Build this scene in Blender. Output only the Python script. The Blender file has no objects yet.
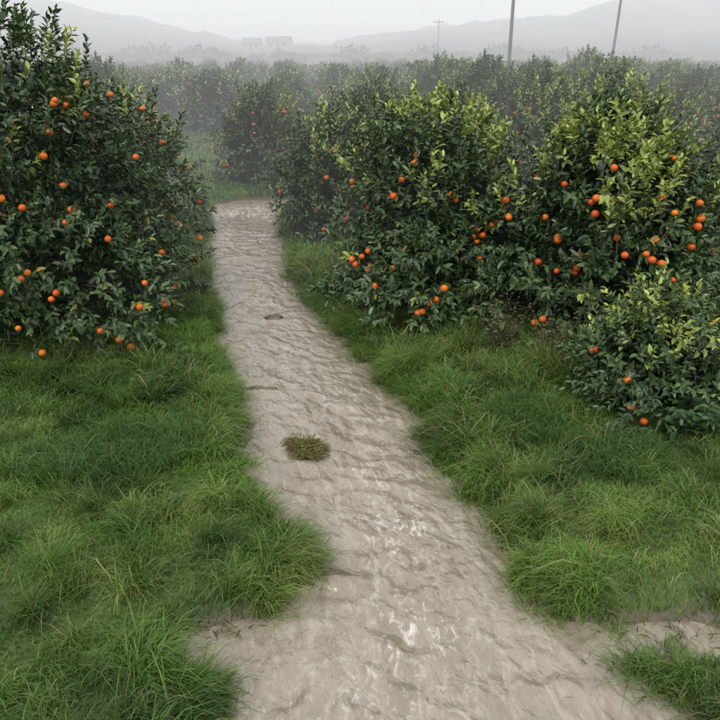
import bpy, math, numpy as np
from mathutils import Vector
rng=np.random.default_rng(7)
sc=bpy.context.scene
COL=sc.collection

# ---------------------------------------------------------------- helpers
def vnoise(x,y,seed=0):
    x=np.asarray(x,float); y=np.asarray(y,float)
    xi=np.floor(x).astype(np.int64); yi=np.floor(y).astype(np.int64)
    fx=x-xi; fy=y-yi
    fx=fx*fx*(3-2*fx); fy=fy*fy*(3-2*fy)
    def h(a,b):
        n=(a*374761393+b*668265263+seed*69069+1013904223)&0xffffffff
        n=((n^(n>>13))*1274126177)&0xffffffff
        n=(n^(n>>16))
        return (n&0xffff)/65535.0
    return (h(xi,yi)*(1-fx)+h(xi+1,yi)*fx)*(1-fy)+(h(xi,yi+1)*(1-fx)+h(xi+1,yi+1)*fx)*fy
def fbm(x,y,seed=0,o=4):
    s=0;a=.5;t=0
    for i in range(o):
        s=s+a*vnoise(x*2**i+i*17.3,y*2**i-i*9.1,seed+i); t+=a; a*=.5
    return s/t
def sstep(a,b,x):
    t=np.clip((x-a)/(b-a),0,1); return t*t*(3-2*t)

def build(name,V,quads=None,tris=None,col=None,mat=None,smooth=False,uv=None,foam=None):
    me=bpy.data.meshes.new(name)
    V=np.asarray(V,np.float32)
    me.vertices.add(len(V)); me.vertices.foreach_set("co",V.ravel())
    parts=[];st=[];tot=0
    if quads is not None and len(quads):
        q=np.asarray(quads,np.int32); parts.append(q.ravel()); st.append(np.arange(len(q))*4); tot=len(q)*4
    if tris is not None and len(tris):
        t=np.asarray(tris,np.int32); parts.append(t.ravel()); st.append(tot+np.arange(len(t))*3)
    L=np.concatenate(parts); S=np.concatenate(st)
    me.loops.add(len(L)); me.loops.foreach_set("vertex_index",L.astype(np.int32))
    me.polygons.add(len(S)); me.polygons.foreach_set("loop_start",S.astype(np.int32))
    if smooth: me.polygons.foreach_set("use_smooth",np.ones(len(S),bool))
    me.update(calc_edges=True)
    if col is not None:
        c=np.ones((len(V),4),np.float32); c[:,:3]=col
        a=me.attributes.new("col","FLOAT_COLOR","POINT"); a.data.foreach_set("color",c.ravel())
    if uv is not None:
        a=me.attributes.new("flow","FLOAT_VECTOR","POINT")
        u=np.zeros((len(V),3),np.float32); u[:,:2]=uv; a.data.foreach_set("vector",u.ravel())
    if foam is not None:
        a=me.attributes.new("foam","FLOAT","POINT"); a.data.foreach_set("value",np.asarray(foam,np.float32))
    if mat: me.materials.append(mat)
    return me
def obj(name,data,parent=None,loc=(0,0,0)):
    o=bpy.data.objects.new(name,data); COL.objects.link(o); o.location=loc
    if parent: o.parent=parent
    return o
def grid_faces(nr,nc):
    i=np.arange(nr-1)[:,None]*nc+np.arange(nc-1)[None,:]
    i=i.ravel(); return np.stack([i,i+1,i+nc+1,i+nc],1)
def norm(v): return v/np.maximum(np.linalg.norm(v,axis=-1,keepdims=True),1e-9)

def newmat(name):
    m=bpy.data.materials.new(name); m.use_nodes=True
    nt=m.node_tree; nt.nodes.clear()
    out=nt.nodes.new("ShaderNodeOutputMaterial")
    return m,nt,nt.nodes,nt.links,out

# ---------------------------------------------------------------- materials
def leaf_mat(name,transl=.25,rough=.42,spec=.5):
    m,nt,N,L,out=newmat(name)
    a=N.new("ShaderNodeAttribute"); a.attribute_name="col"
    p=N.new("ShaderNodeBsdfPrincipled"); p.inputs["Roughness"].default_value=rough
    p.inputs["Specular IOR Level"].default_value=spec
    L.new(a.outputs["Color"],p.inputs["Base Color"])
    if transl>0:
        t=N.new("ShaderNodeBsdfTranslucent"); mx=N.new("ShaderNodeMixShader"); mx.inputs[0].default_value=transl
        g=N.new("ShaderNodeHueSaturation"); g.inputs["Value"].default_value=1.5; g.inputs["Saturation"].default_value=1.1
        L.new(a.outputs["Color"],g.inputs["Color"]); L.new(g.outputs[0],t.inputs["Color"])
        L.new(p.outputs[0],mx.inputs[1]); L.new(t.outputs[0],mx.inputs[2]); L.new(mx.outputs[0],out.inputs[0])
    else: L.new(p.outputs[0],out.inputs[0])
    return m
M_leaf=leaf_mat("citrus_leaf",0,.33,.5)
M_grass=leaf_mat("grass_blade",.35,.42,.4)

def simple_noise_mat(name,c1,c2,scale,rough=.8,bump=.3,bscale=None,spec=.3,det=6):
    m,nt,N,L,out=newmat(name)
    tc=N.new("ShaderNodeTexCoord")
    n=N.new("ShaderNodeTexNoise"); n.inputs["Scale"].default_value=scale; n.inputs["Detail"].default_value=det
    r=N.new("ShaderNodeValToRGB"); r.color_ramp.elements[0].position=.35; r.color_ramp.elements[1].position=.68
    r.color_ramp.elements[0].color=(*c1,1); r.color_ramp.elements[1].color=(*c2,1)
    p=N.new("ShaderNodeBsdfPrincipled"); p.inputs["Roughness"].default_value=rough; p.inputs["Specular IOR Level"].default_value=spec
    L.new(tc.outputs["Object"],n.inputs["Vector"])
    L.new(n.outputs[0],r.inputs[0]); L.new(r.outputs[0],p.inputs["Base Color"])
    if bump>0:
        n2=N.new("ShaderNodeTexNoise"); n2.inputs["Scale"].default_value=bscale or scale*4; n2.inputs["Detail"].default_value=6
        b=N.new("ShaderNodeBump"); b.inputs["Strength"].default_value=bump; b.inputs["Distance"].default_value=.02
        L.new(tc.outputs["Object"],n2.inputs["Vector"])
        L.new(n2.outputs[0],b.inputs["Height"]); L.new(b.outputs[0],p.inputs["Normal"])
    L.new(p.outputs[0],out.inputs[0])
    return m
M_bark=simple_noise_mat("bark",(.05,.04,.03),(.13,.11,.085),12,.9,.6)
M_orange=simple_noise_mat("orange_peel",(.56,.07,.008),(.76,.19,.012),3.2,.4,0,None,.5)
M_pole=simple_noise_mat("weathered_pole",(.12,.12,.12),(.2,.2,.2),5,.8,.3)
M_stone=simple_noise_mat("wet_clod",(.08,.06,.04),(.20,.155,.11),9,.4,.8,40,.5)
M_hill=simple_noise_mat("hill_scrub",(.03,.05,.03),(.14,.15,.10),.035,.95,.0)
M_wall=simple_noise_mat("plaster",(.45,.42,.36),(.55,.52,.46),2,.9,.1)
M_roof=simple_noise_mat("roof_tile",(.16,.12,.10),(.24,.18,.15),3,.9,.3)
M_dark=simple_noise_mat("window_dark",(.02,.02,.025),(.03,.03,.035),2,.3,.0)

def ground_mat():
    m,nt,N,L,out=newmat("grassy_soil")
    tc=N.new("ShaderNodeTexCoord")
    n=N.new("ShaderNodeTexNoise"); n.inputs["Scale"].default_value=2.2; n.inputs["Detail"].default_value=8
    r=N.new("ShaderNodeValToRGB"); e=r.color_ramp.elements
    e[0].position=.3; e[0].color=(.040,.050,.016,1); e[1].position=.7; e[1].color=(.09,.145,.036,1)
    L.new(tc.outputs["Object"],n.inputs["Vector"]); L.new(n.outputs[0],r.inputs[0])
    mud=N.new("ShaderNodeTexNoise"); mud.inputs["Scale"].default_value=14; mud.inputs["Detail"].default_value=6
    L.new(tc.outputs["Object"],mud.inputs["Vector"])
    rm=N.new("ShaderNodeValToRGB"); rm.color_ramp.elements[0].color=(.07,.052,.033,1); rm.color_ramp.elements[1].color=(.18,.14,.10,1)
    L.new(mud.outputs[0],rm.inputs[0])
    sx=N.new("ShaderNodeSeparateXYZ"); L.new(tc.outputs["Object"],sx.inputs[0])
    mr=N.new("ShaderNodeMapRange"); mr.inputs["From Min"].default_value=.02; mr.inputs["From Max"].default_value=.08
    L.new(sx.outputs["Z"],mr.inputs["Value"])
    mx=N.new("ShaderNodeMix"); mx.data_type='RGBA'
    L.new(mr.outputs[0],mx.inputs["Factor"]); L.new(rm.outputs[0],mx.inputs["A"]); L.new(r.outputs[0],mx.inputs["B"])
    p=N.new("ShaderNodeBsdfPrincipled"); p.inputs["Roughness"].default_value=.5; p.inputs["Specular IOR Level"].default_value=.4
    b=N.new("ShaderNodeBump"); b.inputs["Strength"].default_value=.6; b.inputs["Distance"].default_value=.03
    L.new(mud.outputs[0],b.inputs["Height"]); L.new(b.outputs[0],p.inputs["Normal"])
    L.new(mx.outputs["Result"],p.inputs["Base Color"]); L.new(p.outputs[0],out.inputs[0])
    return m
M_ground=ground_mat()

def water_mat():
    m,nt,N,L,out=newmat("muddy_water")
    f=N.new("ShaderNodeAttribute"); f.attribute_name="flow"
    fo=N.new("ShaderNodeAttribute"); fo.attribute_name="foam"
    def noise(sx,sy,scale,det=6,dist=0.,rough=.55):
        mp=N.new("ShaderNodeMapping"); mp.inputs["Scale"].default_value=(sx,sy,1)
        L.new(f.outputs["Vector"],mp.inputs["Vector"])
        n=N.new("ShaderNodeTexNoise"); n.inputs["Scale"].default_value=scale; n.inputs["Detail"].default_value=det
        n.inputs["Distortion"].default_value=dist; n.inputs["Roughness"].default_value=rough
        L.new(mp.outputs[0],n.inputs["Vector"]); return n
    def mixc(fac,A,B):
        mx=N.new("ShaderNodeMix"); mx.data_type='RGBA'
        L.new(fac,mx.inputs["Factor"]); L.new(A,mx.inputs["A"])
        if isinstance(B,tuple): mx.inputs["B"].default_value=B
        else: L.new(B,mx.inputs["B"])
        return mx.outputs["Result"]
    def ramp(src,p0,p1,v0=0,v1=1):
        r=N.new("ShaderNodeMapRange"); r.inputs["From Min"].default_value=p0; r.inputs["From Max"].default_value=p1
        r.inputs["To Min"].default_value=v0; r.inputs["To Max"].default_value=v1; r.interpolation_type='SMOOTHSTEP'
        L.new(src,r.inputs["Value"]); return r.outputs[0]
    n1=noise(2.0,.7,1.4,4,.8)
    r=N.new("ShaderNodeValToRGB"); e=r.color_ramp.elements
    e[0].position=.32; e[0].color=(.235,.192,.142,1); e[1].position=.68; e[1].color=(.325,.278,.218,1)
    L.new(n1.outputs[0],r.inputs[0])
    c=r.outputs[0]
    st=noise(3.4,1.0,2.6,7,1.6,.62)     # silt and bubbles carried along the flow
    c=mixc(ramp(st.outputs[0],.50,.70,0,.5),c,(.46,.415,.35,1))
    c=mixc(ramp(st.outputs[0],.47,.32,0,.35),c,(.17,.132,.092,1))
    n2=noise(1.7,1.0,10,9,1.0,.72)
    s=N.new("ShaderNodeMath"); s.operation='ADD'; s.inputs[1].default_value=.14; L.new(fo.outputs["Fac"],s.inputs[0])
    mu=N.new("ShaderNodeMath"); mu.operation='MULTIPLY'; mu.use_clamp=True
    L.new(s.outputs[0],mu.inputs[0]); L.new(ramp(n2.outputs[0],.49,.66,0,.9),mu.inputs[1])
    c=mixc(mu.outputs[0],c,(.68,.64,.57,1))
    p=N.new("ShaderNodeBsdfPrincipled"); p.inputs["Specular IOR Level"].default_value=.5; p.inputs["IOR"].default_value=1.7
    L.new(c,p.inputs["Base Color"])
    L.new(ramp(mu.outputs[0],0,.6,.10,.5),p.inputs["Roughness"])
    b1n=noise(1.5,1.0,4.5,1.5,.5,.45); b2n=noise(1.4,1.0,13,2,.8,.5); b3n=noise(1.2,1.0,42,2,.5,.5)
    prev=None
    for bn,dist in ((b1n,.045),(b2n,.011),(b3n,.0022)):
        b=N.new("ShaderNodeBump"); b.inputs["Strength"].default_value=1; b.inputs["Distance"].default_value=dist
        L.new(bn.outputs[0],b.inputs["Height"])
        if prev: L.new(prev,b.inputs["Normal"])
        prev=b.outputs[0]
    L.new(prev,p.inputs["Normal"]); L.new(p.outputs[0],out.inputs[0])
    return m
M_water=water_mat()

# ---------------------------------------------------------------- stream outline (metres)
E=np.array([(-30,-2.0,3.0),(0,-1.3,2.3),(2.0,-.85,1.85),(2.59,-.70,1.62),(2.80,-.74,1.48),(2.95,-.98,1.34),(3.10,-1.05,1.22),(3.25,-.62,1.10),
 (3.45,-.29,1.0),(3.82,-.31,.88),(4.27,-.53,.83),(4.79,-.76,.62),(5.43,-.98,.556),(6.21,-1.17,.43),(7.21,-1.46,-.02),
 (8.52,-1.78,-.50),(10.3,-2.18,-.99),(12.1,-2.56,-1.32),(14.6,-3.05,-1.53),(15.6,-3.3,-1.65),(16.1,-3.35,2.0),(16.8,-2.7,2.6),(17.2,1,2.6),(17.6,2.2,2.3)])
def edges(y): return np.interp(y,E[:,0],E[:,1]),np.interp(y,E[:,0],E[:,2])
def hgt(x,y):
    x=np.asarray(x,float); y=np.asarray(y,float)
    L,R=edges(y)
    d=np.maximum(L-x,x-R)
    d=np.where(y>17.5,np.maximum(d,y-17.5),d)
    d=d+.26*(fbm(x*2.3,y*2.3,3)-.5)+.12*(fbm(x*9,y*9,5,2)-.5)
    right=x>(L+R)/2
    hb=np.where(right,.17,.11)
    h=-.14+sstep(-.18,.30,d)*(.14+hb)
    h=h+np.where(right,.16,.07)*sstep(.3,2.5,d)
    h=h+sstep(0,.6,d)*.10*(fbm(x*1.1,y*1.1,9)-.5)+sstep(0,.5,d)*.03*(fbm(x*6,y*6,11,2)-.5)
    m=np.exp(-((y-3.06-.05*(x-1))/.25)**4)*sstep(.85,1.1,x)*(1-sstep(3.2,4.2,x))
    h=h*(1-m)+m*(-.025+.16*(fbm(x*3.6,y*3.6,21)-.5))
    return h

# ground sheet
def graded(lo,fl,fh,hi,step,g=1.12):
    c=list(np.arange(fl,fh,step)); s=step; v=c[-1]
    while v<hi: s*=g; v+=s; c.append(v)
    s=step; v=c[0]; pre=[]
    while v>lo: s*=g; v-=s; pre.append(v)
    return np.array(pre[::-1]+c)
gx=graded(-1600,-5,5.5,1600,.045); gy=graded(-1200,2,13,2000,.045)
X,Y=np.meshgrid(gx,gy); Z=hgt(X,Y)
V=np.stack([X.ravel(),Y.ravel(),Z.ravel()],1)
obj("ground",build("ground",V,grid_faces(len(gy),len(gx)),mat=M_ground,smooth=True))

# water
ys=[-12.0]
while ys[-1]<18: ys.append(ys[-1]+max(.013,.0028*max(ys[-1],0)) if ys[-1]>2 else ys[-1]+.1)
ys=np.array(ys); nc=210
Lw,Rw=edges(ys); Lw=Lw-.5; Rw=Rw+.5
Rw=Rw+2.6*np.exp(-((ys-3.05)/.55)**4)
Rw=np.maximum(Rw,Lw+.1)
tt=np.linspace(0,1,nc)
X=Lw[:,None]+(Rw-Lw)[:,None]*tt; Y=np.repeat(ys[:,None],nc,1)
cen=np.interp(Y,[-12,2,4,6,8.5,12,16,19],[.55,.45,.2,-.35,-1.1,-1.95,-2.6,-2.9])
flowx=X-cen; 
Le,Re=edges(Y)
inside=np.clip(np.minimum(X-Le,Re-X)/.35,0,1)
rap=np.zeros_like(X)
for (cx,cy,rx,ry,a) in [(.28,4.15,.34,.34,1.),(.32,3.15,.4,.35,.7),(.1,4.9,.35,.3,.5),(-.3,6.2,.5,.4,.35),(-.6,7.5,.4,.5,.35),(-1.2,9.5,.4,.8,.3),(-2.3,15.4,.9,.8,1.1),(.0,2.6,.5,.3,.4),(.15,5.6,.3,.4,.35),(-1.9,13,.5,1,.4)]:
    rap+=a*np.exp(-((X-cx)/rx)**2-((Y-cy)/ry)**2)
rap*=.55+.9*vnoise(flowx*3,Y*2.5,51)
w1=vnoise(flowx*1.6,Y*1.3,31)*7; w2=vnoise(flowx*1.9+9,Y*1.5,33)*7; w3=vnoise(flowx*2.6,Y*2.2,35)*6
en1=sstep(.4,.9,vnoise(flowx*1.3,Y*1.1,37)); en2=sstep(.4,.9,vnoise(flowx*1.4+5,Y*1.2,38)); en3=sstep(.45,.95,vnoise(flowx*2.0,Y*1.9,39))
Zw=.004*en1*np.sin(Y*15+flowx*13+w1)+.004*en2*np.sin(Y*15-flowx*14+w2)+.005*en3*np.sin(Y*22+w3*1.2+flowx*2)
Zw+=.012*(vnoise(flowx*2.2,Y*1.7,45)-.5)*2+.006*(vnoise(flowx*5.5,Y*5,46)-.5)*2+.0022*(vnoise(flowx*13,Y*12,52)-.5)*2
Zw+=rap*(.016*np.sin(Y*19+w3*1.5+flowx*4)+.020*(vnoise(flowx*8,Y*8,47)-.5)*2+.010*(vnoise(flowx*17,Y*17,48)-.5)*2)
Zw*=.25+.75*inside
for (cx,cy,r,a) in [(-.46,5.25,.16,.025),(-.98,6.35,.2,.03),(-1.08,8.5,.16,.03),(-.35,4.72,.14,.025),(-.17,3.6,.17,.03),(-.5,4.55,.12,.02),(-1.55,10,.2,.04),(-1.9,11.5,.22,.04),(-.15,6.0,.2,.02)]:
    dx=X-cx; dy=Y-cy
    Zw+=a*np.exp(-(dx/r)**2-((dy-.03)/(r*.45))**2)-a*.7*np.exp(-(dx/r)**2-((dy+.09)/(r*.4))**2)
foam=np.clip(rap*.95+.3*np.clip((Zw-.008)/.02,0,1),0,1.2)
V=np.stack([X.ravel(),Y.ravel(),Zw.ravel()],1)
obj("stream_water",build("stream_water",V,grid_faces(len(ys),nc),mat=M_water,smooth=True,uv=np.stack([flowx.ravel(),Y.ravel()],1),foam=foam.ravel()))

# ---------------------------------------------------------------- leaves
def leaf_arrays(P,D,Nn,l,w,C,fold=.22,droop=.15):
    n=len(P); D=norm(D); S=norm(np.cross(D,Nn)); U=np.cross(S,D)
    l=l[:,None]; w=w[:,None]
    v=np.empty((n,6,3),np.float32)
    v[:,0]=P
    v[:,1]=P+D*l*.30+S*w*.46+U*w*fold
    v[:,2]=P+D*l*.70+S*w*.38+U*(w*fold-l*droop*.4)
    v[:,3]=P+D*l-U*l*droop
    v[:,4]=P+D*l*.70-S*w*.38+U*(w*fold-l*droop*.4)
    v[:,5]=P+D*l*.30-S*w*.46+U*w*fold
    b=np.arange(n)[:,None]*6
    q=np.concatenate([b+np.array([0,1,2,3]),b+np.array([0,3,4,5])],0)
    c=np.repeat(C[:,None,:],6,1)
    return v.reshape(-1,3),q,c.reshape(-1,3)
def tubes(paths,sides=6):
    Vs=[];Q=[];o=0
    for pts,rad in paths:
        pts=np.array(pts,float); n=len(pts)
        t=np.gradient(pts,axis=0); t=norm(t)
        a=np.cross(t,[.3,.9,.1]); a=norm(a); b=np.cross(t,a)
        th=np.linspace(0,2*math.pi,sides,endpoint=False)
        ring=pts[:,None,:]+np.array(rad)[:,None,None]*(a[:,None,:]*np.cos(th)[None,:,None]+b[:,None,:]*np.sin(th)[None,:,None])
        Vs.append(ring.reshape(-1,3))
        for i in range(n-1):
            for j in range(sides):
                k=(j+1)%sides
                Q.append((o+i*sides+j,o+i*sides+k,o+(i+1)*sides+k,o+(i+1)*sides+j))
        o+=n*sides
    return np.concatenate(Vs),np.array(Q)
import bmesh
bm=bmesh.new(); bmesh.ops.create_icosphere(bm,subdivisions=3,radius=1)
IV=np.array([v.co[:] for v in bm.verts]); IF=np.array([[v.index for v in f.verts] for f in bm.faces]); bm.free()
def spheres(P,r):
    n=len(P); V=(P[:,None,:]+IV[None]*np.array(r)[:,None,None]*np.array([1,1,.94])).reshape(-1,3)
    F=(np.arange(n)[:,None,None]*len(IV)+IF[None]).reshape(-1,3)
    return V,F
def prof(z): return np.interp(z,[0,.1,.3,.5,.7,.85,1.0],[.88,.98,1.0,.94,.76,.52,.15])
def make_tree(seed,R,H,nshoot,lobes=30,leaf=.095,flush=.10,tall=40,zmin=.02,oranges=(),n_or=0,tl=1.0,step=.023,yel=(.42,.50,.11)):
    g=np.random.default_rng(seed)
    z=g.uniform(.0,.95,lobes); th=np.arange(lobes)*2.39996+g.uniform(-.5,.5,lobes)
    lr=R*g.uniform(.20,.36,lobes)
    rr=np.maximum(prof(z)*R*g.uniform(.82,1.16,lobes)-lr,0)
    LC=np.stack([rr*np.cos(th),rr*np.sin(th),np.maximum(z*H-lr*.5,lr*.45)],1)
    LC[0]=(0,0,H*.60); lr[0]=R*.5
    LC[1]=(0,0,H*.33); lr[1]=R*.6
    n=nshoot*4
    li=g.choice(lobes,n,p=lr**2/np.sum(lr**2))
    d=norm(g.normal(size=(n,3)))
    P=LC[li]+d*lr[li][:,None]*g.uniform(.62,1.0,n)[:,None]
    dd=np.linalg.norm(P[:,None,:]-LC[None],axis=2)/lr[None]
    dd[np.arange(n),li]=9
    ok=(dd.min(1)>.66)&(P[:,2]>zmin)
    P=P[ok][:nshoot]; d=d[ok][:nshoot]; n=len(P)
    lobec=g.uniform(.5,1.6,lobes)[li[ok][:nshoot]]
    out=norm(P-np.array([0,0,H*.3]))
    sd=norm(d*.55+out*.5+np.array([0,0,.45])*sstep(.2,.7,P[:,2:3]/H)+g.normal(size=(n,3))*.3)
    sl=g.uniform(.16,.38,n)
    thh=g.uniform(0,2*math.pi,tall); rt=R*.85*np.sqrt(g.uniform(0,1,tall))
    ht=H*np.interp(rt/R,[0,.4,.7,.95],[.90,.82,.66,.45])
    TP=np.stack([rt*np.cos(thh),rt*np.sin(thh),ht],1)
    TD=norm(np.stack([np.cos(thh)*.25,np.sin(thh)*.25,np.ones(tall)],1)+g.normal(size=(tall,3))*.18)
    P=np.concatenate([P,TP]); sd=np.concatenate([sd,TD]); sl=np.concatenate([sl,g.uniform(.25,.65,tall)*tl])
    lobec=np.concatenate([lobec,np.full(tall,1.2)])
    n=len(P)
    patch=sstep(.40,.60,vnoise(P[:,0]*1.7+seed,P[:,1]*1.7,seed))
    fl=(g.uniform(size=n)<flush*2.2*patch*sstep(.42,.8,P[:,2]/H)+.02)
    fl[-tall:]=g.uniform(size=tall)<min(.9,flush*3.0)*(.25+.75*patch[-tall:])
    nl=np.round(sl/step*g.uniform(.85,1.1,n)).astype(int).clip(3,28)
    idx=np.repeat(np.arange(n),nl); m=len(idx)
    k=np.arange(m)-np.repeat(np.cumsum(nl)-nl,nl)
    f=k/np.repeat(nl,nl)
    a=norm(np.cross(sd,np.array([.31,.2,.93]))); b=np.cross(sd,a)
    ph=k*2.4+idx*1.7
    rad=a[idx]*np.cos(ph)[:,None]+b[idx]*np.sin(ph)[:,None]
    LP=P[idx]+sd[idx]*(sl[idx]*f)[:,None]+g.normal(size=(m,3))*.006
    LD=norm(rad*(1.0-.55*f)[:,None]+sd[idx]*(.35+.8*f)[:,None]+g.normal(size=(m,3))*.22+np.array([0,0,-.12]))
    LN=norm(sd[idx]*.6+np.array([0,0,.8])+g.normal(size=(m,3))*.35)
    l=leaf*g.uniform(.7,1.2,m)*(1-.25*(f>.85)); w=l*g.uniform(.42,.55,m)
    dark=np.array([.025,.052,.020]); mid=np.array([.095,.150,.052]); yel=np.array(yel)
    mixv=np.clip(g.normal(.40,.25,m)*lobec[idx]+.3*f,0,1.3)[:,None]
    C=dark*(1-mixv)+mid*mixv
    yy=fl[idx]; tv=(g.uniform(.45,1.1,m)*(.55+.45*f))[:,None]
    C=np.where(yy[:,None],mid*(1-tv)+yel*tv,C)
    old=g.uniform(size=m)<.006; C[old]=np.array([.30,.22,.03])
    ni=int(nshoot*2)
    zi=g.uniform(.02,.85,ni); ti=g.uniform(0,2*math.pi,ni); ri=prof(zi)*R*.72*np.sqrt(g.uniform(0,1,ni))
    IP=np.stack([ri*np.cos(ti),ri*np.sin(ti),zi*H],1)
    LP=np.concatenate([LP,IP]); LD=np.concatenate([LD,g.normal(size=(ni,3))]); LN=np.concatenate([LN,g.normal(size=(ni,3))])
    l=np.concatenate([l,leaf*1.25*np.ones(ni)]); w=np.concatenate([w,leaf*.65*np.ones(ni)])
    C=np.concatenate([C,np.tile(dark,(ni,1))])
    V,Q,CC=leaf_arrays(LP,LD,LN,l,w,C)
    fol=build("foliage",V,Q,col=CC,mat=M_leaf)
    paths=[]
    for s in range(2 if R>1 else 1):
        paths.append(([(0.05*s,0,-.1),(.04,.02,.15),(.02-.08*s,.05,.35),(0,0,.6*H/2.5)],[.075*R/1.4,.062*R/1.4,.055*R/1.4,.04*R/1.4]))
    for i in range(lobes):
        e=LC[i]; s=np.array([0,0,g.uniform(.2,.5)*H/2.5])
        mpt=s*.5+e*.5+np.array([0,0,-.12*H*.3])+g.normal(size=3)*.06
        q=[s,s*.7+mpt*.3+g.normal(size=3)*.02,mpt,e*.7+mpt*.3+g.normal(size=3)*.04,e+ (e-mpt)*.3]
        paths.append((q,[.035,.028,.02,.013,.006]))
    for i in range(n-tall,n):
        paths.append(([P[i]-sd[i]*.2,P[i],P[i]+sd[i]*sl[i]],[.006,.005,.002]))
    tv_,tq=tubes(paths,5)
    tr=build("trunk_and_limbs",tv_,tq,mat=M_bark,smooth=True)
    OP=[]
    def surf_y(x,zz):
        best=None
        for c,r in zip(LC,lr):
            q=(r*1.12)**2-(x-c[0])**2-(zz-c[2])**2
            if q>0:
                yv=c[1]-math.sqrt(q)
                if best is None or yv<best: best=yv
        return best
    for (x,zz) in oranges:
        yv=surf_y(x,zz)
        if yv is None: yv=surf_y(x*.85,zz*.9+.1)
        if yv is None: continue
        OP.append((x,yv-g.uniform(.0,.08),zz))
    for i in range(n_or):
        t=g.uniform(0,2*math.pi); zz=g.uniform(.10,.8)*H; 
        dv=np.array([math.cos(t),math.sin(t),0])
        best=0
        for c,r in zip(LC,lr):
            bb=dv[0]*c[0]+dv[1]*c[1]; q=(r*1.1)**2-((c[0]-dv[0]*bb)**2+(c[1]-dv[1]*bb)**2+(c[2]-zz)**2)
            if q>0: best=max(best,bb+math.sqrt(q))
        if best>0:
            o_=g.uniform(-.04,.07)
            for j in range(1+int(g.uniform()<.25)):
                OP.append((dv[0]*(best+o_)+g.uniform(-.07,.07)*j,dv[1]*(best+o_),zz+g.uniform(-.07,.07)*j))
    om=None
    if OP:
        OP=np.array(OP); V,F=spheres(OP,g.uniform(.030,.043,len(OP)))
        om=build("oranges",V,tris=F,mat=M_orange,smooth=True)
    return fol,tr,om
trees_xy=[]
def place_tree(meshes,x,y,rot=0,scale=1,R=1.3):
    e=obj("orange_tree",None,loc=(x,y,float(hgt(x,y))-.04)); e.rotation_euler[2]=rot; e.scale=(scale,)*3
    for nm,me in zip(("foliage","trunk_and_limbs","oranges"),meshes):
        if me: obj(nm,me,parent=e)
    trees_xy.append((x,y,R*scale)); return e
def rel(lst,cx,dz=.2): return [(x-cx,z-dz) for x,z in lst]
A_or=[(-2.89,2.70),(-3.0,2.65),(-2.32,2.14),(-2.13,2.12),(-3.23,1.76),(-2.83,1.71),(-2.60,1.67),(-3.62,1.49),(-4.02,1.47),(-3.85,1.27),(-2.91,1.0),(-2.15,1.0),(-1.95,1.05),(-3.94,.6),(-3.7,.63),(-3.57,.57),(-3.34,.64),(-2.55,.6),(-2.43,.45),(-3.19,.34),(-2.38,.3),(-4.3,.9),(-3.1,2.2),(-2.95,.95),(-3.45,1.0)]
R_or=[(.14,.88),(.21,.83),(.17,.93),(.41,.99),(.8,.68),(.94,.87),(.86,.74),(1.3,1.3),(1.4,1.32),(1.57,1.44),(1.50,1.42),(.68,2.13),(.5,1.9),(1.44,.3)]
R2_or=[(1.92,1.05),(2.08,1.0),(2.28,1.18),(1.89,.6),(1.82,.55),(2.57,1.4),(2.83,1.25),(2.95,1.2),(2.78,1.3),(3.1,1.03),(3.36,1.5),(3.34,1.73),(2.54,1.75),(2.0,1.48),(2.18,.45),(2.6,.8),(3.0,.7),(2.35,1.62),(3.2,2.1),(2.5,2.05)]
place_tree(make_tree(11,2.0,3.3,2400,lobes=60,oranges=rel(A_or,-3.9),n_or=64,tall=60,flush=.10),-3.92,8.4,R=2.0)
place_tree(make_tree(12,1.3,2.3,1400,lobes=40,oranges=rel(R_or,.9,.3),n_or=36,tall=60,flush=.55),.85,8.8,R=1.3)
place_tree(make_tree(13,1.45,2.1,1600,lobes=42,oranges=rel(R2_or,2.75,.3),n_or=44,tall=60,flush=.5),2.7,8.0,R=1.45)
M4=make_tree(14,1.2,2.15,1100,lobes=32,n_or=50,tall=34,flush=.25)
place_tree(M4,-.3,12.7,rot=1,R=1.2)
place_tree(make_tree(15,.72,.82,480,lobes=20,leaf=.075,oranges=[(-.35,.12),(-.42,.35)],n_or=4,tall=22,flush=.25,tl=.45),2.55,5.7,R=.72)
M6=make_tree(16,1.45,2.3,1400,lobes=36,n_or=50,tall=44,flush=.3)
M7=make_tree(17,1.6,2.4,1500,lobes=38,n_or=50,tall=44,flush=.18)
far=[make_tree(31,1.3,2.2,420,lobes=32,leaf=.19,n_or=30,tall=30,flush=.2,step=.055),make_tree(32,1.5,2.35,480,lobes=34,leaf=.19,n_or=30,tall=34,flush=.15,step=.055),make_tree(33,1.4,2.25,450,lobes=34,leaf=.19,n_or=30,tall=34,flush=.25,step=.055)]
place_tree(M6,6.2,10.6,rot=2); place_tree(M7,-4.6,13.0,rot=.4,R=1.7)
place_tree(M6,-6.2,17.2,rot=.9); place_tree(M4,1.7,13.0,rot=2.2); place_tree(M6,4.3,12.8,rot=4)
place_tree(M4,.5,15.4,rot=3.3)
place_tree(M7,-8.0,10.8,rot=3)
place_tree(M4,-2.5,18.9,rot=5); 
orch=obj("orchard_rows",None)
g=np.random.default_rng(5)
vari=[M4,M6,M7]; cnt=0
yy=18.0
row=0
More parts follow.
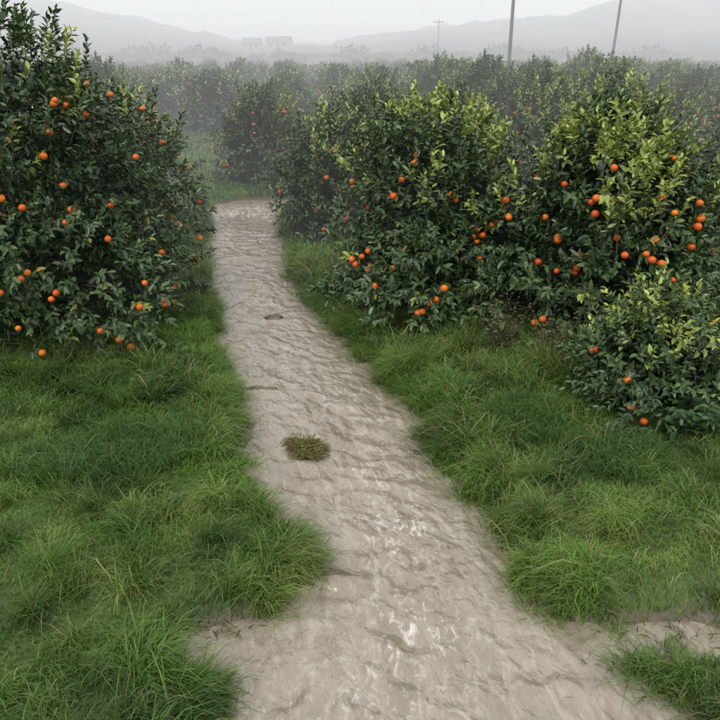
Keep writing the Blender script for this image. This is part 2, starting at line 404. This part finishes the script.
while yy<150:
    half=.60*yy+6
    xx=-half
    while xx<half:
        x=xx+g.uniform(-.4,.4)+(row%2)*1.4; y=yy+g.uniform(-.5,.5)
        corr=-.25*y+.15
        bad=(abs(x-corr)<(1.75 if y<22 else 1.6 if y<36 else 0)) or (y<19.4 and -2.2<x<3.2)
        for (tx,ty,tr_) in trees_xy:
            if (x-tx)**2+(y-ty)**2<4: bad=True
        if not bad:
            mset=(vari if y<32 else far)[g.integers(3)]
            s=g.uniform(.80,1.12); r=g.uniform(0,6.28); z0=float(hgt(x,y))
            for nm,me in zip(("foliage","trunk_and_limbs","oranges"),mset):
                if nm!="foliage" and y>60: continue
                o=obj(nm,me,parent=orch,loc=(x,y,z0)); o.rotation_euler[2]=r; o.scale=(s,s,s*g.uniform(.88,1.12))
            cnt+=1
        xx+=3.0 if yy<60 else 3.8
    yy+=3.0 if yy<60 else 4.6
    row+=1
print("orchard",cnt)

# ---------------------------------------------------------------- grass
def grass(name,X,Y,Hh,W,lean,C,seed,toward=None):
    g=np.random.default_rng(seed); n=len(X)
    Z=hgt(X,Y)-.01
    th=g.uniform(0,2*math.pi,n)
    pb=fbm(X*1.3,Y*1.3,61)*4*math.pi
    th=np.where(g.uniform(size=n)<.45,pb+g.normal(size=n)*.6,th)
    if toward is not None: th=np.where(g.uniform(size=n)<.6,toward+g.normal(size=n)*.7,th)
    dx=np.cos(th); dy=np.sin(th)
    fa=g.uniform(0,2*math.pi,n); sx=np.cos(fa)*W/2; sy=np.sin(fa)*W/2
    B=np.stack([X,Y,Z],1); S=np.stack([sx,sy,0*sx],1); D=np.stack([dx,dy,0*dx],1); up=np.array([0,0,1.])
    hh=Hh[:,None]; ln=lean[:,None]
    v=np.empty((n,7,3),np.float32)
    v[:,0]=B-S; v[:,1]=B+S
    p1=B+up*hh*.42+D*hh*ln*.16; v[:,2]=p1-S*.9; v[:,3]=p1+S*.9
    p2=B+up*hh*(.78-.12*ln)+D*hh*ln*.5; v[:,4]=p2-S*.6; v[:,5]=p2+S*.6
    v[:,6]=B+up*hh*(1-.42*ln)+D*hh*ln*.98
    b=np.arange(n)[:,None]*7
    q=np.concatenate([b+np.array([0,1,3,2]),b+np.array([2,3,5,4])]); t=b+np.array([4,5,6])
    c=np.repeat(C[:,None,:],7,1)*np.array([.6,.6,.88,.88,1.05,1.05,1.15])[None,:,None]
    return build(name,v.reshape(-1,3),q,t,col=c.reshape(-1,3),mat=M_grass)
def scatter(n,x0,x1,y0,y1,seed):
    g=np.random.default_rng(seed)
    X=g.uniform(x0,x1,n); Y=g.uniform(y0,y1,n)
    h=hgt(X,Y); k=h>.005+g.uniform(-.03,.03,n)
    u=g.uniform(size=n)
    for tx,ty,tr in trees_xy:
        r=np.hypot(X-tx,Y-ty)/tr
        k&=~((r<.8)&(u<.8))
    k&=np.abs(X)<.66*Y+1.2
    return X[k],Y[k]
def gcol(X,Y,seed):
    g=np.random.default_rng(seed); n=len(X)
    a=np.array([.052,.110,.028]); b=np.array([.170,.295,.058]); c=np.array([.28,.36,.095]); s=np.array([.42,.36,.18])
    f=np.clip(fbm(X*1.7,Y*1.7,71)*2.4-.70+g.normal(0,.17,n),0,1)[:,None]
    C=a*(1-f)+b*f
    L,R=edges(Y); right=(X>(L+R)/2)
    f2=np.clip((fbm(X*2.6,Y*2.6,77)-.5)*3+g.normal(0,.15,n)+np.where(right,.05,-.05),0,1)[:,None]
    C=C*(1-f2)+c*f2
    dry=g.uniform(size=n)<np.where(right,.09,.04); C[dry]=s*g.uniform(.6,1.1,(dry.sum(),1))
    return C*g.uniform(.7,1.25,(n,1))
def gl(name,n,x0,x1,y0,y1,seed,h0,h1,w0,parent):
    X,Y=scatter(n,x0,x1,y0,y1,seed); g=np.random.default_rng(seed+1); m=len(X)
    cl=fbm(X*2.2,Y*2.2,81)
    L,R=edges(Y); right=X>(L+R)/2
    d=np.maximum(L-X,X-R)
    H=(h0+(h1-h0)*np.clip((cl-.3)*2.2,0,1))*g.uniform(.55,1.2,m)*np.where(right,1.2,1.0)
    H=H*np.where((d<.45),1.15,1)
    lean=np.clip(g.normal(.75,.3,m),.1,1.5)
    W=w0*g.uniform(.7,1.3,m)
    me=grass(name,X,Y,H,W,lean,gcol(X,Y,seed+2),seed+3)
    obj(name,me,parent=parent)
    print(name,m)
gp=obj("grass",None)
gl("near_blades",130000,-3.6,4.2,1.9,5.2,101,.05,.14,.0052,gp)
gl("middle_blades",160000,-6,6.5,5.2,9.5,111,.06,.16,.008,gp)
gl("far_blades",90000,-9,10,9.5,18,121,.08,.17,.014,gp)
gl("distant_blades",45000,-14,14,18,34,125,.1,.2,.03,gp)
def tufts(nt,per,seed,h,w,region,edge=None,spread=.05,hmin=.03,emin=-9,shade=1.):
    g=np.random.default_rng(seed)
    M=nt*(6 if edge is None else 30)
    cx=g.uniform(region[0],region[1],M); cy=g.uniform(region[2],region[3],M)
    L,R=edges(cy); d=np.maximum(L-cx,cx-R)
    k=(hgt(cx,cy)>hmin)
    if edge: k&=(d<edge)&(d>emin)
    k&=np.abs(cx)<.62*cy+.8
    for tx,ty,tr in trees_xy: k&=np.hypot(cx-tx,cy-ty)>tr*.75
    cx=cx[k][:nt]; cy=cy[k][:nt]; nt=len(cx)
    X=np.repeat(cx,per)+g.normal(0,spread,nt*per); Y=np.repeat(cy,per)+g.normal(0,spread,nt*per)
    sz=np.repeat(g.uniform(.6,1.25,nt),per)
    H=h*sz*g.uniform(.5,1.15,nt*per); lean=np.clip(g.normal(.95,.35,nt*per),.1,1.6)
    C=gcol(X,Y,seed+1)*np.repeat(g.uniform(.6,1.15,nt),per)[:,None]*shade
    tw=None
    if edge:
        L,R=edges(Y); tw=np.where(X>(L+R)/2,math.pi+.3,-.3)
    return grass("tufts",X,Y,H,w*g.uniform(.7,1.3,nt*per),lean,C,seed+2,toward=tw)
obj("tall_tufts",tufts(150,110,201,.25,.0062,(-3,4,2.2,6.5)),parent=gp)
obj("bank_tufts",tufts(130,110,211,.27,.007,(-3,3,2.2,9.5),edge=.4),parent=gp)
obj("overhanging_tufts",tufts(300,60,215,.20,.006,(-2.6,2.2,2.2,9.5),edge=.14,emin=-.14,hmin=-.03,spread=.045),parent=gp)
obj("far_bank_tufts",tufts(120,50,217,.26,.012,(-3.8,.5,9.0,16),edge=.2,emin=-.12,hmin=-.02,spread=.06),parent=gp)
obj("puddle_tufts",tufts(26,40,219,.13,.005,(1.1,2.6,2.7,3.4),hmin=-.04,spread=.03),parent=gp)
obj("hedge_tufts",tufts(200,90,221,.32,.010,(-5,5,5.8,12),shade=.8),parent=gp)
g=np.random.default_rng(231)
for k_,(px_,py_,ax_,ay_,nn_) in enumerate([(-1.75,4.95,.5,.3,5000),(-2.3,4.7,.4,.25,3000),(-1.35,5.3,.3,.25,2200),(1.9,4.6,.3,.3,2200),(1.35,5.4,.3,.35,2200)]):
    n=nn_; ang=g.uniform(0,6.28,n); rr=np.sqrt(g.uniform(0,1,n))*(.6+.8*fbm(ang*1.2,ang*0,k_,3))
    X=px_+ax_*rr*np.cos(ang); Y=py_+ay_*rr*np.sin(ang)
    obj("tuft_patch",grass("tuft_patch",X,Y,.22*g.uniform(.4,1.2,n),.006*np.ones(n),np.clip(g.normal(.8,.3,n),.1,1.4),np.array([.08,.155,.04])*g.uniform(.5,1.6,(n,1)),232+k_),parent=gp)

# grass turf caught in the middle of the stream
g=np.random.default_rng(301); n=1100
ang=g.uniform(0,6.28,n); q=np.sqrt(g.uniform(0,1,n))*(.5+1.0*fbm(ang*1.3,ang*0,5,3))
X=.16*q*np.cos(ang)-.03*np.sin(ang)*q; Y=.17*q*np.sin(ang)
Pb=np.stack([-.46+X,5.27+Y,.018+.025*(1-q)],1)
Dd=norm(np.stack([g.normal(.15,.7,n),g.normal(-.5,.6,n),g.uniform(-.05,.35,n)],1))
C=np.where((g.uniform(size=n)<.5)[:,None],np.array([.27,.21,.12]),np.array([.24,.28,.08]))*g.uniform(.5,1.5,(n,1))
V,Q,CC=leaf_arrays(Pb,Dd,norm(g.normal(size=(n,3))+np.array([0,0,1])),g.uniform(.03,.10,n),.005*np.ones(n),C,droop=.25)
obj("grass_clump",build("grass_clump",V,Q,col=CC,mat=M_grass))
P=[];Dd=[]
for (cx,cy,rx,ry,k) in [(2.0,3.02,.55,.12,160),(-.80,3.2,.14,.03,40),(-.28,3.75,.04,.12,30)]:
    P.append(np.stack([g.normal(cx,rx,k),g.normal(cy,ry,k),np.full(k,.008)],1)); Dd.append(np.stack([g.normal(0,.7,k),g.normal(-.3,.6,k),g.uniform(.05,.6,k)],1))
P=np.concatenate(P);Dd=np.concatenate(Dd);n=len(P)
V,Q,CC=leaf_arrays(P,Dd,norm(g.normal(size=(n,3))+np.array([0,0,1])),g.uniform(.03,.09,n),.0035*np.ones(n),np.array([.19,.25,.07])*g.uniform(.5,1.4,(n,1)),droop=.3)
obj("flooded_blades",build("flooded_blades",V,Q,col=CC,mat=M_grass),parent=gp)

def clod(x,y,sx,sy,sz,seed):
    nn=fbm(IV[:,0]*2.2+seed*3.1,IV[:,1]*2.2+IV[:,2]*1.7,seed,4)
    v=IV*(.35+1.3*nn)[:,None]*np.array([sx,sy,sz])
    me=build("clod",v,tris=IF,mat=M_stone,smooth=True); obj("mud_clod",me,loc=(x,y,.002))
for i,a in enumerate([(-.98,6.42,.15,.045,.045),(-1.08,8.55,.11,.05,.06),(-.15,3.66,.12,.035,.035)]):
    clod(*a,seed=i+1)

def weed(name,x,y,r,h,nst,leaf,col,seed):
    g=np.random.default_rng(seed); P=[];D=[];paths=[]
    for s in range(nst):
        a=g.uniform(0,6.28); q=g.uniform(.2,1)*r; top=np.array([q*math.cos(a),q*math.sin(a),h*g.uniform(.5,1.)]); base=top*np.array([.25,.25,0])
        paths.append(([base,base*.4+top*.6,top],[.004,.003,.0015]))
        for k in range(9):
            f=.25+.75*k/8; P.append(base*(1-f)+top*f); t=k*2.4+s; D.append((math.cos(t),math.sin(t),.25))
    P=np.array(P);D=np.array(D,float);n=len(P)
    C=np.array(col)*g.uniform(.6,1.3,(n,1))
    V,Q,CC=leaf_arrays(P,D,np.tile([0,0,1.],(n,1))+g.normal(size=(n,3))*.2,leaf*g.uniform(.6,1.2,n),leaf*.6*g.uniform(.7,1.1,n),C)
    e=obj(name,None,loc=(x,y,float(hgt(x,y)))); obj("leaves",build("leaves",V,Q,col=CC,mat=M_grass),parent=e)
    tv,tq=tubes(paths,4); obj("stems",build("stems",tv,tq,mat=M_bark),parent=e)
weed("weed_plant",2.55,4.95,.28,.35,16,.09,(.08,.16,.06),401)
weed("weed_plant",-1.75,6.5,.25,.28,14,.07,(.07,.13,.04),402)
weed("weed_plant",-1.95,6.1,.2,.2,10,.06,(.10,.18,.05),403)
weed("weed_plant",1.95,6.1,.25,.35,12,.05,(.09,.14,.05),404)
weed("weed_plant",-1.35,4.2,.15,.14,8,.05,(.11,.2,.05),405)
weed("dry_shrub",1.45,6.9,.3,.6,26,.035,(.22,.20,.10),406)
weed("dry_shrub",1.85,6.6,.25,.5,20,.035,(.24,.20,.10),407)

# ---------------------------------------------------------------- poles
def pole(x,y,h,tilt=0):
    e=obj("utility_pole",None,loc=(x,y,float(hgt(x,y))-.2)); e.rotation_euler[1]=tilt
    tv,tq=tubes([([(0,0,0),(0,0,h*.5),(0,0,h)],[.12,.10,.075])],12)
    obj("shaft",build("shaft",tv,tq,mat=M_pole,smooth=True),parent=e)
    tv,tq=tubes([([(-.9,.13,h-.5),(.9,.13,h-.5)],[.06,.06]),([(-.75,.13,h-.46),(-.75,.13,h-.25)],[.04,.05]),([(0,.13,h-.46),(0,.13,h-.25)],[.04,.05]),([(.75,.13,h-.46),(.75,.13,h-.25)],[.04,.05]),([(-.6,.13,h-.5),(0,.1,h-1.1)],[.02,.02]),([(.6,.13,h-.5),(0,.1,h-1.1)],[.02,.02])],8)
    obj("crossarm",build("crossarm",tv,tq,mat=M_pole),parent=e)
pole(8.6,45,9.5); pole(19.3,60,10.5,math.radians(1.6)); pole(14.4,145,9.8)

# ---------------------------------------------------------------- hills
hx=np.linspace(-700,700,281); hy=np.concatenate([np.linspace(150,300,40),np.linspace(305,700,70)])
X,Y=np.meshgrid(hx,hy)
Hp=np.interp(X*380/np.maximum(Y,200),[-500,-300,-207,-150,-100,-58,-17,20,52,98,138,170,207,300,500],[60,45,38,29,20,11,10,16,20,23,34,31,28,45,60])
Z=-1+(Hp+1)*sstep(175,390,Y)+.35*Hp*sstep(390,650,Y)*(fbm(X/120,Y/120,91))+5*(fbm(X/40,Y/40,92)-.5)*sstep(180,300,Y)+4*(fbm(X/9,Y/9,93,2)-.5)*sstep(200,330,Y)
Z+=4*sstep(150,185,Y)*(1-sstep(185,260,Y))*fbm(X/50,Y/50,95)
obj("hills",build("hills",np.stack([X.ravel(),Y.ravel(),Z.ravel()],1),grid_faces(len(hy),len(hx)),mat=M_hill,smooth=True))
g=np.random.default_rng(501); P=[];
for i in range(70):
    cx=g.uniform(-140,150); cy=g.uniform(168,215); r=g.uniform(1.0,3.4); n=230
    d=norm(g.normal(size=(n,3))); P.append(np.array([cx,cy,2+r*.6])+d*r*np.array([1.7,1,.8])*g.uniform(.5,1,n)[:,None])
P=np.concatenate(P); n=len(P)
V,Q,CC=leaf_arrays(P,g.normal(size=(n,3)),g.normal(size=(n,3)),g.uniform(.6,1.2,n),g.uniform(.4,.9,n),np.array([.03,.05,.022])*g.uniform(.6,1.5,(n,1)))
obj("distant_tree_line",build("distant_tree_line",V,Q,col=CC,mat=M_leaf))
def house(x,y,z,w,d,h):
    e=obj("farm_house",None,loc=(x,y,z))
    V=[(-w,-d,-2),(w,-d,-2),(w,d,-2),(-w,d,-2),(-w,-d,h),(w,-d,h),(w,d,h),(-w,d,h),(-w,0,h+1.6),(w,0,h+1.6)]
    me=build("walls",V,[(0,1,5,4),(2,3,7,6)],[(5,6,9),(7,4,8)],mat=M_wall)
    obj("walls",me,parent=e)
    obj("side_walls",build("side_walls",V,[(1,2,6,5),(3,0,4,7)],mat=M_wall),parent=e)
    o=.35
    obj("roof",build("roof",[(-w-o,-d-o,h-.1),(w+o,-d-o,h-.1),(w+o,0,h+1.75),(-w-o,0,h+1.75),(w+o,d+o,h-.1),(-w-o,d+o,h-.1)],[(0,1,2,3),(3,2,4,5)],mat=M_roof),parent=e)
    Vw=[];Qw=[]
    for (a,b,c,dd) in [(-w*.7,1.2,-w*.5,2.4),(-w*.15,0,w*.08,2.3),(w*.45,1.2,w*.65,2.4)]:
        k=len(Vw); Vw+=[(a,-d-.03,b),(c,-d-.03,b),(c,-d-.03,dd),(a,-d-.03,dd)]; Qw.append((k,k+1,k+2,k+3))
    obj("windows_and_door",build("windows_and_door",Vw,Qw,mat=M_dark),parent=e)
house(-27,262,6.0,4,3.5,2.6); house(-37,270,6.0,3,3,2.4)

# ---------------------------------------------------------------- rain
m,nt,N,L,out=newmat("rain_streak")
p=N.new("ShaderNodeBsdfDiffuse"); p.inputs["Color"].default_value=(.6,.62,.64,1)
L.new(p.outputs[0],out.inputs[0])
g=np.random.default_rng(601); n=1500
P=np.stack([g.uniform(-8,8,n),g.uniform(6,16,n),g.uniform(.05,5,n)],1)
ln=g.uniform(.05,.16,n); w=g.uniform(.0003,.0006,n)
th=np.array([0,2.094,4.189])
ring=np.stack([np.cos(th),np.sin(th),0*th],1)
a=P[:,None,:]+ring[None]*w[:,None,None]; b=a+np.stack([ln*.02,0*ln,ln],1)[:,None,:]
V=np.concatenate([a,b],1).reshape(-1,3); o=np.arange(n)[:,None]*6
Q=np.concatenate([o+np.array([0,1,4,3]),o+np.array([1,2,5,4]),o+np.array([2,0,3,5])])
obj("rain",build("rain",V,Q,mat=m))

# ---------------------------------------------------------------- mist volumes (absorption + constant emission standing in for scattered skylight)
def glow_mist(name,dens,rad,y0,y1,z0,z1):
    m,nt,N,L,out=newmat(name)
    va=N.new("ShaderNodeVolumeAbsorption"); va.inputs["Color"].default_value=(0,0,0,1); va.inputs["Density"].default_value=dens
    em=N.new("ShaderNodeEmission"); em.inputs["Color"].default_value=(.97,.99,1,1); em.inputs["Strength"].default_value=dens*rad  # haze brightness is self-emitted, not scattered from the sky
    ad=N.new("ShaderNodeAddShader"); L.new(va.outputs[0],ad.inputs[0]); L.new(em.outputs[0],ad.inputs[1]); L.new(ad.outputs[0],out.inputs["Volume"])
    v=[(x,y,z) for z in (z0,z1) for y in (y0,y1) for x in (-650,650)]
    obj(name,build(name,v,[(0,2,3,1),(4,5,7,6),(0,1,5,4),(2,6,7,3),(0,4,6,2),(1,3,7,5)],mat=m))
glow_mist("glow_mist",.0092,.64,8.0,170,-3,5.0)
glow_mist("high_glow_mist",.0048,.96,8.0,900,5.02,45)

# ---------------------------------------------------------------- light
el,az=math.radians(55),math.radians(200)
w=bpy.data.worlds.new("World"); sc.world=w; w.use_nodes=True; nt=w.node_tree; nt.nodes.clear()
N=nt.nodes; L=nt.links
sky=N.new("ShaderNodeTexSky"); sky.sky_type='NISHITA'; sky.sun_disc=False; sky.sun_elevation=el; sky.sun_rotation=az
sky.dust_density=4; sky.air_density=1
hs=N.new("ShaderNodeHueSaturation"); hs.inputs["Saturation"].default_value=.10
tc=N.new("ShaderNodeTexCoord"); sp=N.new("ShaderNodeSeparateXYZ"); L.new(tc.outputs["Generated"],sp.inputs[0])
rp=N.new("ShaderNodeValToRGB"); e=rp.color_ramp.elements
e[0].position=0; e[0].color=(8,8.2,8.4,1); e[1].position=.6; e[1].color=(9,9.1,9.2,1)
L.new(sp.outputs["Z"],rp.inputs[0])
mx=N.new("ShaderNodeMix"); mx.data_type='RGBA'; mx.inputs["Factor"].default_value=.75
bg=N.new("ShaderNodeBackground"); bg.inputs["Strength"].default_value=.14
o=N.new("ShaderNodeOutputWorld")
L.new(sky.outputs[0],hs.inputs["Color"]); L.new(hs.outputs[0],mx.inputs["A"]); L.new(rp.outputs[0],mx.inputs["B"])
L.new(mx.outputs["Result"],bg.inputs[0]); L.new(bg.outputs[0],o.inputs[0])
sd=bpy.data.lights.new("sun","SUN"); sd.energy=1.3; sd.angle=math.radians(25); sd.color=(1,.98,.95)
so=obj("sun",sd); 
dirv=Vector((math.sin(az)*math.cos(el),math.cos(az)*math.cos(el),math.sin(el)))
so.rotation_euler=dirv.to_track_quat('Z','Y').to_euler()
sc.view_settings.view_transform='Standard'; sc.view_settings.look='None'; sc.view_settings.exposure=0
cd=bpy.data.cameras.new("camera"); cd.lens=36; cd.sensor_width=36; cd.clip_end=4000; cd.clip_start=.05
co=obj("camera",cd,loc=(0,0,3.0)); co.rotation_euler=(math.radians(90-22.6),0,0)
sc.camera=co
